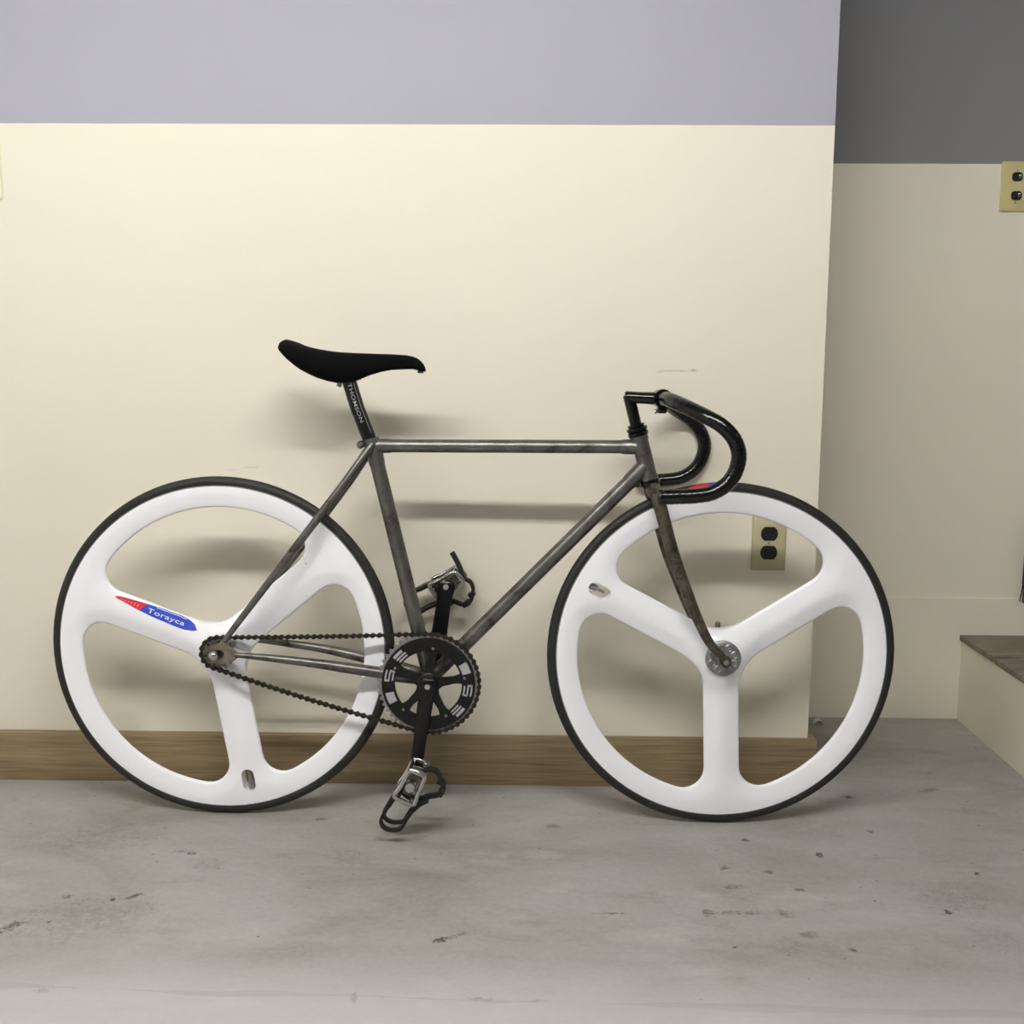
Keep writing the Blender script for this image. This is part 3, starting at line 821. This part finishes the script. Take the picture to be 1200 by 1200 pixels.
Sg = [(0.0675, 0.0705, -9, 7), (0.0745, 0.0775, -9, 9), (0.0815, 0.0845, -7, 9), (0.0675, 0.0775, -9, -6), (0.0745, 0.0845, 6, 9)]
Bl = [(0.068, 0.0845, -8, 8)]
Sl = [(0.0675, 0.0705, -9, 8), (0.073, 0.0765, -9, 9), (0.079, 0.0845, -6, 9)]
for a in (168, -9): ring_print(a, Sg)
for a in (134, -43): ring_print(a, Sl)
for a in (-159, 24): ring_print(a, Bl)

# ---- crank arms
CD = np.array([-0.139, -0.990])
def crank(sgn, name='crank_arm'):
    e = CD * sgn; q = np.array([-e[1], e[0]])
    b = MB()
    kw = 1.22 if sgn > 0 else 1.45
    st = [(-0.016, 0.010, .013), (-0.012, 0.0145, .015), (0.0, 0.0168, .016), (0.02, 0.0135, .015), (0.05, 0.0118, .0135), (0.10, 0.0102, .012), (0.14, 0.0100, .0115), (0.160, 0.0120, .0115), (0.170, 0.0122, .0115), (0.178, 0.0100, .0105), (0.1815, 0.005, .009)]
    n_mid = lambda s: 0.0595 + 0.010 * min(1, max(0, s / 0.168))
    rings = []
    for s_, w, d in st:
        w = w * (1 + (kw - 1) * min(1, max(0, s_ / 0.06)))
        c = np.array(BB) / 1000 + e * s_; nm = n_mid(s_) * sgn
        pr = [(w, -d / 2 + .002), (w, d / 2 - .003), (w * 0.75, d / 2), (-w * 0.75, d / 2), (-w, d / 2 - .003), (-w, -d / 2 + .002), (-w * .8, -d / 2), (w * .8, -d / 2)]
        rings.append([(c[0] + q[0] * a, -(nm + sgn * h_), c[1] + q[1] * a) for a, h_ in pr])
    m = 8; vs = [p for r in rings for p in r]
    fs = [(i * m + k, i * m + (k + 1) % m, (i + 1) * m + (k + 1) % m, (i + 1) * m + k) for i in range(len(rings) - 1) for k in range(m)]
    fs += [tuple(range(m)), tuple((len(rings) - 1) * m + k for k in range(m - 1, -1, -1))]
    o = b.add(vs, fs).build(name, M['anod'], bike, sharp=50)
    c = np.array(BB) / 1000
    MB().lathe([(0.0105, sgn * 0.0665), (0.0105, sgn * 0.0685), (0.0075, sgn * 0.0690), (0.0072, sgn * 0.0675), (0.0, sgn * 0.0675)], 24, tuple(c)).build('dust_cap', M['black'], o)
    MB().lathe([(0.0058, sgn * 0.067), (0.0058, sgn * 0.0695), (0.004, sgn * 0.0712), (0.0, sgn * 0.0712)], 8, tuple(c)).build('crank_bolt', M['chrome'], o)
    c2 = c + e * 0.168
    if sgn < 0:   # bare threaded end of the pedal axle seen from the inside of the far arm
        MB().lathe([(0.0, -0.0600), (0.0052, -0.0600), (0.0062, -0.0612), (0.0062, -0.064)], 16, tuple(c2)).build('axle_end', M['chrome'], o)
    return o, c2
crank_n, ped_n = crank(1); crank_f, ped_f = crank(-1)

# ---- pedals with toe clips and straps
def pedal(c, sgn, rot_deg, tail):
    """a: towards the toe, b: towards the sole, w: outwards from the crank"""
    f0 = math.atan2(-0.92, -0.39) + math.radians(rot_deg)
    ea = np.array([math.cos(f0), math.sin(f0)]); eb = np.array([-ea[1], ea[0]])
    def P(a, b_, w):
        q = c + ea * a / 1000 + eb * b_ / 1000; return (q[0], -sgn * (0.0755 + w / 1000), q[1])
    bd = MB()
    bd.tube([P(0, 0, -3), P(0, 0, 4), P(0, 0, 6), P(0, 0, 30), P(0, 0, 72), P(0, 0, 78)], [0.0065, 0.0065, 0.0105, 0.009, 0.011, 0.009], 18)
    root = bd.build('pedal', M['chrome'], bike)
    ol = [(31, -17), (31, 15), (23, 19), (8, 18), (-8, 18), (-24, 18), (-31, 12), (-30, -9), (-22, -14), (-8, -15), (10, -17), (22, -20)]
    loop3 = lambda w, k: [P(a * k, b_ * k, w) for a, b_ in ol + ol[:3]]
    MB().tube(spline(loop3(9, 1), 3), 0.0036, 10).build('inner_cheek', M['chrome'], root)
    MB().tube(spline(loop3(70, 1), 3), 0.0046, 10).build('outer_cheek', M['chrome'], root)
    b = MB(); k = len(ol)
    b.add([P(a * .9, b_ * .9, w) for w in (20, 60) for a, b_ in ((-24, -10), (-8, -9), (8, -9), (24, -10), (24, 10), (8, 9), (-8, 9), (-24, 10))],
          [tuple(range(8)), tuple(range(15, 7, -1))] + [(i_, i_ + 8, (i_ + 1) % 8 + 8, (i_ + 1) % 8) for i_ in range(8)])
    b.build('bearing_housing', M['cog'], root, bevel=0.001)
    for a0 in (28.5, -28.5):
        b = MB()
        for b0, b1 in ((-16, -9), (9, 17)):
            vs = [P(a, b_, w) for w in (6, 76) for a, b_ in ((a0 - 1.5, b0), (a0 + 1.5, b0), (a0 + 1.5, b1), (a0 - 1.5, b1))]
            b.add(vs, [(0, 3, 2, 1), (4, 5, 6, 7), (0, 1, 5, 4), (1, 2, 6, 5), (2, 3, 7, 6), (3, 0, 4, 7)])
        for w in (8, 40, 72):
            vs = [P(a, b_, ww) for ww in (w - 3, w + 3) for a, b_ in ((a0 - 1.5, -10), (a0 + 1.5, -10), (a0 + 1.5, 10), (a0 - 1.5, 10))]
            b.add(vs, [(0, 3, 2, 1), (4, 5, 6, 7), (0, 1, 5, 4), (1, 2, 6, 5), (2, 3, 7, 6), (3, 0, 4, 7)])
        b.build('cage_plate', M['chrome'], root, bevel=0.0006)
    wd_ = np.array([0, 1.0, 0])
    # clip: one broad band on the pedal that divides into two loops at the toe
    prof = [(27, -17), (46, -21), (68, -24), (84, -25), (94, -18), (96, -5), (91, 8), (83, 16), (60, 19), (34, 26.5), (18.5, 38)]
    clip = MB()
    for wc in (26, 62):
        k = len(prof)
        mid = 44
        pts = []
        for i, (a, b_) in enumerate(prof):
            t = i / (k - 1); sp = math.sin(math.pi * min(1, t * 1.05)) ** 0.5 if 0 < t < 1 else 0.0
            pts.append(P(a, b_, mid + (wc - mid) * (0.45 + 0.55 * sp)))
        clip.strip(spline(pts, 4), wd_, 0.0095, 0.0058)
    clip.strip(spline([P(25, -15, 44), P(40, -19.5, 44), P(58, -22.5, 44)], 3), wd_, 0.028, 0.0085)
    clip.strip(spline([P(46, 22, 44), P(30, 29, 44), P(17, 39.5, 44)], 3), wd_, 0.028, 0.0095)
    clip.build('toe_clip', M['plastic'], root, sharp=50)
    loop = [(16, 36), (6, 52), (-4, 60), (-16, 57), (-28, 47), (-35, 36), (-36, 24), (-27, 10), (-10, -8), (14, -12), (27, -6), (30, 12), (24, 28), (16, 38)]
    strap = MB().strip(spline([P(a, b_, 42) for a, b_ in loop], 4), wd_, 0.014, 0.0068).build('toe_strap', M['strap'], root, sharp=50)
    bk_ = MB()
    for a, b_, l in ((-4, 58, 9), (-24, 49, 7)):
        vs = [P(a + da, b_ + db, w) for w in (33, 51) for da, db in ((-l, -6), (l, -6), (l, 4), (-l, 4))]
        bk_.add(vs, [(0, 3, 2, 1), (4, 5, 6, 7), (0, 1, 5, 4), (1, 2, 6, 5), (2, 3, 7, 6), (3, 0, 4, 7)])
    bk_.build('strap_buckle', M['plastic'], strap, bevel=0.001)
    if tail:
        MB().strip(spline([P(-30, 8, 40), P(-36, -8, 40), P(-40, -28, 40), P(-42, -45, 40)], 4), wd_, 0.010, 0.0095).build('strap_tail', M['strap'], strap, sharp=60)
    return root
pedal(ped_n, 1, 0, False)
pedal(ped_f, -1, -31, True)

# ---- frame tubes
def tube_part(name, pts, rad, mat='steel', seg=20, parent=None, **kw):
    return MB().tube([mm(*p) for p in pts], rad, seg, **kw).build(name, M[mat], parent or bike)
seat = tube_part('seat_tube', [(408, 268, 0), (296, 738, 0), (294.5, 744, 0)], 0.0143)
tube_part('seat_lug', [(306, 696, 0), (302, 713, 0), (296, 738, 0), (294, 746, 0)], [0.0152, 0.0162, 0.0162, 0.0156], parent=seat)
tt = tube_part('top_tube', [(298, 732, 0), (805, 734, 0)], 0.0127)
tube_part('top_lug', [(768, 733.8, 0), (774, 733.8, 0), (805, 734, 0)], [0.0132, 0.0142, 0.0145], parent=tt)
tube_part('top_lug', [(298, 732, 0), (325, 732, 0), (334, 732, 0)], [0.0145, 0.0140, 0.0131], parent=tt)
dt = tube_part('down_tube', [(408, 283, 0), (815, 699, 0)], 0.0143)
tube_part('down_lug', [(815, 699, 0), (789, 672.4, 0), (782, 665.2, 0)], [0.0165, 0.0157, 0.0147], parent=dt)
hdir = np.array([822 - 800, 672 - 754.0]); hdir /= np.linalg.norm(hdir)
def hp(s, n=0): q = np.array([800, 754.0]) + hdir * s; return (q[0], q[1], n)
ht = tube_part('head_tube', [hp(0), hp(84)], 0.0160)
for s0, s1 in ((-1, 8), (77, 85)): tube_part('head_lug', [hp(s0), hp(s1)], 0.0172, parent=ht)
bbs = tube_part('bottom_bracket_shell', [(BB[0], BB[1], -35), (BB[0], BB[1], 35)], 0.0205)
tube_part('spindle', [(BB[0], BB[1], -62), (BB[0], BB[1], 62)], 0.0085, 'alloy', parent=bbs)
for s in (-1, 1):
    MB().lathe([(0.018, s * 0.034), (0.018, s * 0.040), (0.012, s * 0.042), (0.0, s * 0.042)], 24, (BB[0] / 1000, BB[1] / 1000)).build('bearing_cup', M['black'], bbs)
for s in (-1, 1):
    pts = spline([(388, 284, s * 20), (345, 292, s * 30), (312, 300, s * 37), (240, 313, s * 48), (178, 323, s * 55), (100, 332, s * 59), (41, 337, s * 60)], 5)
    rad = np.interp(np.linspace(0, 1, len(pts)), [0, .25, .5, .8, 1], [.0112, .0118, .0100, .0072, .0048])
    cs = tube_part('chain_stay', pts, rad)
    pts = [(290, 722, s * 19), (249, 664, s * 33), (150, 533, s * 50), (36, 384, s * 60), (20, 362, s * 60)]
    rad = [.0078, .0080, .0076, .0060, .0050]
    ss = tube_part('seat_stay', pts, rad)
    tube_part('stay_cap', [(300, 737, s * 17), (290, 722, s * 19), (279, 706.5, s * 23)], [.0055, .0086, .0082], parent=ss)
    # track end plate with its slot
    ol = [(44, 343), (30, 352), (26, 366), (14, 364), (8, 356), (-6, 352), (-8, 346), (14, 345), (20, 338), (14, 329), (-8, 327), (-7, 321), (10, 317), (34, 322), (46, 331)]
    MB().prism([(a / 1000, b_ / 1000) for a, b_ in ol], s * 0.0555, s * 0.0605).build('track_end', M['dropout'], ss, bevel=0.0008)
    br_ = s
tube_part('stay_bridge', [(236, 650, -34), (236, 650, 34)], 0.005)
tube_part('stay_bridge', [(345, 293, -30), (345, 293, 30)], 0.006)
bnd = MB().lathe([(0.0, 0.0225), (0.004, 0.0225), (0.0072, 0.0195), (0.0078, 0.016), (0.0078, -0.016), (0.0072, -0.0195), (0.0, -0.0225)], 20, (0.2755, 0.7345)).build('binder_bolt', M['chrome'], bike)

# ---- seatpost, lettering, saddle
pp = spline([(296, 738, 0), (289, 752, 0), (281, 772, 0), (270.5, 797, 0), (262, 826, 0), (254, 852, 0)], 5)
pp = spline([(297, 734, 0), (290, 748, 0), (273.5, 792, 0), (269, 803, 0), (255, 850, 0), (253, 858, 0)], 5)
post = tube_part('seatpost', pp, 0.0136, 'anod')
# text along the post
pc2 = np.array([p[:2] for p in pp]); ps = np.concatenate([[0], np.cumsum(np.linalg.norm(np.diff(pc2, axis=0), axis=1))])
def on_post(s_, c_, R=13.9):
    x = np.interp(s_, ps, pc2[:, 0]); z = np.interp(s_, ps, pc2[:, 1])
    x2 = np.interp(s_ + 3, ps, pc2[:, 0]); z2 = np.interp(s_ + 3, ps, pc2[:, 1])
    t = np.array([x2 - x, z2 - z]); t /= np.linalg.norm(t); q = np.array([-t[1], t[0]])   # q points to the rear
    return mm(x + q[0] * c_, z + q[1] * c_, math.sqrt(max(1e-6, R * R - c_ * c_)))
me = text_mesh('THOMSON', 16.0, 1.06, 0, 0, 0.03)
tl = max(v.co.x for v in me.vertices) - min(v.co.x for v in me.vertices)
SC_T = 76.0 / tl
for v in me.vertices:
    v.co = on_post(84 - v.co.x * SC_T, -(v.co.y * 0.62) - 0.5)
mesh_obj('lettering', me, M['greyprint'], post, smooth=False)
b = MB()
for i in range(20):
    s_ = 22 + i * 5.2
    b.v += [on_post(s_, -8.6), on_post(s_, -9.3)]
for i in range(19): b.f.append((2 * i, 2 * i + 1, 2 * i + 3, 2 * i + 2))
b.build('pinstripe', M['greyprint'], post, weld=False)
clamp = MB().box((0.232, -0.014, 0.857), (0.272, 0.014, 0.870)).build('saddle_clamp', M['anod'], post, bevel=0.003)
for (u0, v0, u1, v1) in ((240, 862, 234, 843), (268, 868, 273, 855)):
    MB().tube([mm(u0, v0, 0), mm(u1 + (u0 - u1) * .35, v1 + (v0 - v1) * .35, 0), mm(u1 + (u0 - u1) * .34, v1 + (v0 - v1) * .34, 0), mm(u1, v1, 0)], [.003, .003, .0048, .0048], 12).build('clamp_bolt', M['alloy'], clamp)

su = np.array([125, 127, 131, 137, 145, 158, 168, 182, 197, 215, 232, 252, 274, 295, 315, 334, 350, 364, 374, 383, 389, 394, 397, 398.5])
sm_ = lambda a: np.convolve(np.pad(a, 1, mode='edge'), [.25, .5, .25], 'valid')
s_top = np.interp(su, [125, 128, 132, 137, 145, 168, 197, 232, 274, 315, 350, 374, 389, 397, 398.5], [917, 925, 929.5, 931.5, 930, 920, 912.5, 907.5, 905.5, 904.5, 903.5, 901, 893.5, 882, 877]); s_top[1:-1] = sm_(s_top)[1:-1]
s_bot = np.interp(su, [125, 129, 137, 150, 173, 202, 225, 245, 262, 284, 308, 334, 357, 377, 388, 398.5], [912, 906, 898, 885, 869, 856, 850, 848, 851, 861, 869.5, 874.5, 876, 876.5, 873, 872])
s_w = np.interp(su, [125, 128, 134, 145, 165, 190, 215, 245, 280, 320, 360, 385, 394, 398.5], [18, 40, 55, 63, 66, 58, 45, 33, 25, 21, 19, 17, 13, 7])
b = MB(); m = 28
for u_, t_, bo, w_ in zip(su, s_top, s_bot, s_w):
    for k in range(m):
        a = 2 * math.pi * k / m; ca, sa = math.cos(a), math.sin(a)
        pw = lambda x, e: math.copysign(abs(x) ** e, x)
        f = (pw(sa, 0.8) + 1) / 2
        wn = w_ * pw(ca, 0.75) * (0.80 + 0.20 * f)
        droop = (abs(wn) / max(w_, 1e-6)) ** 2 * 5.0 * f if w_ > 24 else (abs(wn) / w_) ** 2 * 4 * f
        b.v.append(mm(u_, bo + (t_ - bo) * f - droop, wn))
n_ = len(su)
b.f += [(i * m + k, i * m + (k + 1) % m, (i + 1) * m + (k + 1) % m, (i + 1) * m + k) for i in range(n_ - 1) for k in range(m)]
b.f += [tuple(range(m)), tuple((n_ - 1) * m + k for k in range(m - 1, -1, -1))]
saddle = b.build('saddle', M['suede'], bike, sharp=70)
for s in (-1, 1):
    tube_part('saddle_rail', spline([(150, 903, s * 30), (185, 882, s * 26), (215, 867, s * 20), (275, 871, s * 17), (340, 886, s * 10), (375, 890, s * 5)], 4), 0.0035, 'anod', 10, parent=saddle)
MB().box((0.384, -0.006, 0.869), (0.3945, 0.006, 0.878)).build('nose_clip', M['plastic'], saddle, bevel=0.001)

# ---- headset, stem, handlebar
hs = tube_part('headset', [hp(-24), hp(-23), hp(-19.5), hp(-18.5), hp(-17.5), hp(-16.5), hp(-11.5), hp(-10.5), hp(-9.5), hp(-8), hp(-2), hp(-0.5)], [0.0125, 0.0162, 0.0162, 0.0135, 0.0180, 0.0198, 0.0198, 0.0185, 0.0168, 0.0194, 0.0194, 0.0178], 'black', 28)
tube_part('lower_cup', [hp(84), hp(87), hp(87.5), hp(92), hp(92.5), hp(96)], [0.0172, 0.0178, 0.0196, 0.0196, 0.0175, 0.0175], 'black', 28, parent=hs)
stt = hp(-82); ext = (842, 824.5, 0)
qs = np.array(stt[:2])
b = MB()
b.tube([mm(*hp(-20)), mm(*hp(-60)), mm(*hp(-78)), mm(*hp(-80.5))], [0.0111, 0.0111, 0.0112, 0.0095], 20)
b.tube([mm(772.5, 827, 0), mm(775, 827, 0), mm(800, 826, 0), mm(826, 825, 0), mm(836, 825, 0)], [0.0095, 0.0115, 0.0110, 0.0118, 0.0135], 20)
stem = b.build('stem', M['black'], bike, weld=False)
MB().tube([mm(842, 824.5, -20), mm(842, 824.5, 20)], 0.0178, 24).build('bar_clamp', M['black'], stem, bevel=0)
MB().box((0.8335, -0.012, 0.797), (0.8505, 0.012, 0.815)).build('clamp_ear', M['black'], stem, bevel=0.003)
MB().tube([mm(833, 801.5, 0), mm(828.5, 799.5, 0)], 0.0045, 12).build('clamp_bolt', M['chrome'], stem)
MB().tube([mm(850, 803, 4), mm(854, 804, 4)], 0.0036, 12).build('clamp_nut', M['chrome'], stem)
MB().tube([mm(*hp(-79.5)), mm(*hp(-83))], 0.0048, 12).build('expander_bolt', M['chrome'], stem)

BW = 160
side = [(842, 824.5, 0), (842, 824.5, 18), (843, 824.5, 40), (852, 821, 75), (874, 809.5, 112), (899, 796, 140), (922, 782.5, 154), (941, 764, BW), (952, 744, BW), (955, 724, BW), (949, 700, BW), (935, 679, BW), (910, 663.5, BW), (880, 658, BW), (848, 656.5, BW), (818, 655.5, BW)]
full = [(u_, v_, -n_) for u_, v_, n_ in side[:0:-1]] + side
fp = spline(full, 8)
bar = tube_part('handlebar', fp, 0.0122, 'black', 20)
bars = [bar]
for s in (-1, 1):
    sp2 = spline([(u_, v_, s * n_) for u_, v_, n_ in side[2:]], 9)
    rad = [0.0134 + 0.0004 * (1 if (i % 3) == 0 else 0) for i in range(len(sp2))]
    tube_part('bar_tape', sp2, rad, 'tape', 20, parent=bar)
    MB().tube([mm(819, 655.5, s * BW), mm(815.5, 655.4, s * BW), mm(814, 655.4, s * BW)], [0.0138, 0.0132, 0.009], 18).build('end_plug', M['plastic'], bar)

# ---- fork
b = MB()
b.tube([mm(*hp(94)), mm(*hp(116))], [0.0165, 0.0150], 20)
fr = []
crown = np.array(hp(108)[:2])
b.tube([mm(crown[0] + 1, crown[1], -52), mm(crown[0] + 1, crown[1] + 3, -30), mm(crown[0], crown[1] + 6, 0), mm(crown[0] + 1, crown[1] + 3, 30), mm(crown[0] + 1, crown[1], 52)], [0.0125, 0.0140, 0.0150, 0.0140, 0.0125], 18)
fork = b.build('fork', M['rusty'], bike, weld=False)
parts_f = []
for s in (-1, 1):
    pts = spline([(829, 652, s * 46), (839, 620, s * 47), (864, 534, s * 48), (887, 474, s * 50), (911, 416, s * 52), (934, 372, s * 53.5), (957, 347, s * 54), (965.5, 336, s * 54)], 6)
    rad = np.interp(np.linspace(0, 1, len(pts)), [0, .3, .55, .8, .95, 1], [.0128, .0122, .0102, .0078, .0066, .0062])
    bl = tube_part('fork_blade', pts, rad, 'rusty', 18, parent=fork, flat=(0.85, (0, 1, 0)))
    MB().lathe([(0.0, s * 0.0505), (0.0112, s * 0.0505), (0.0112, s * 0.0560), (0.0, s * 0.0560)], 20, (0.9655, 0.335)).build('fork_end', M['rusty'], bl, bevel=0)

for o in (front, fork, stem, bar): steer(o)
for o in (stem, bar): o.matrix_basis = Matrix.Translation(SA) @ Matrix.Rotation(0.020, 4, st_axis) @ Matrix.Translation(-SA) @ o.matrix_basis
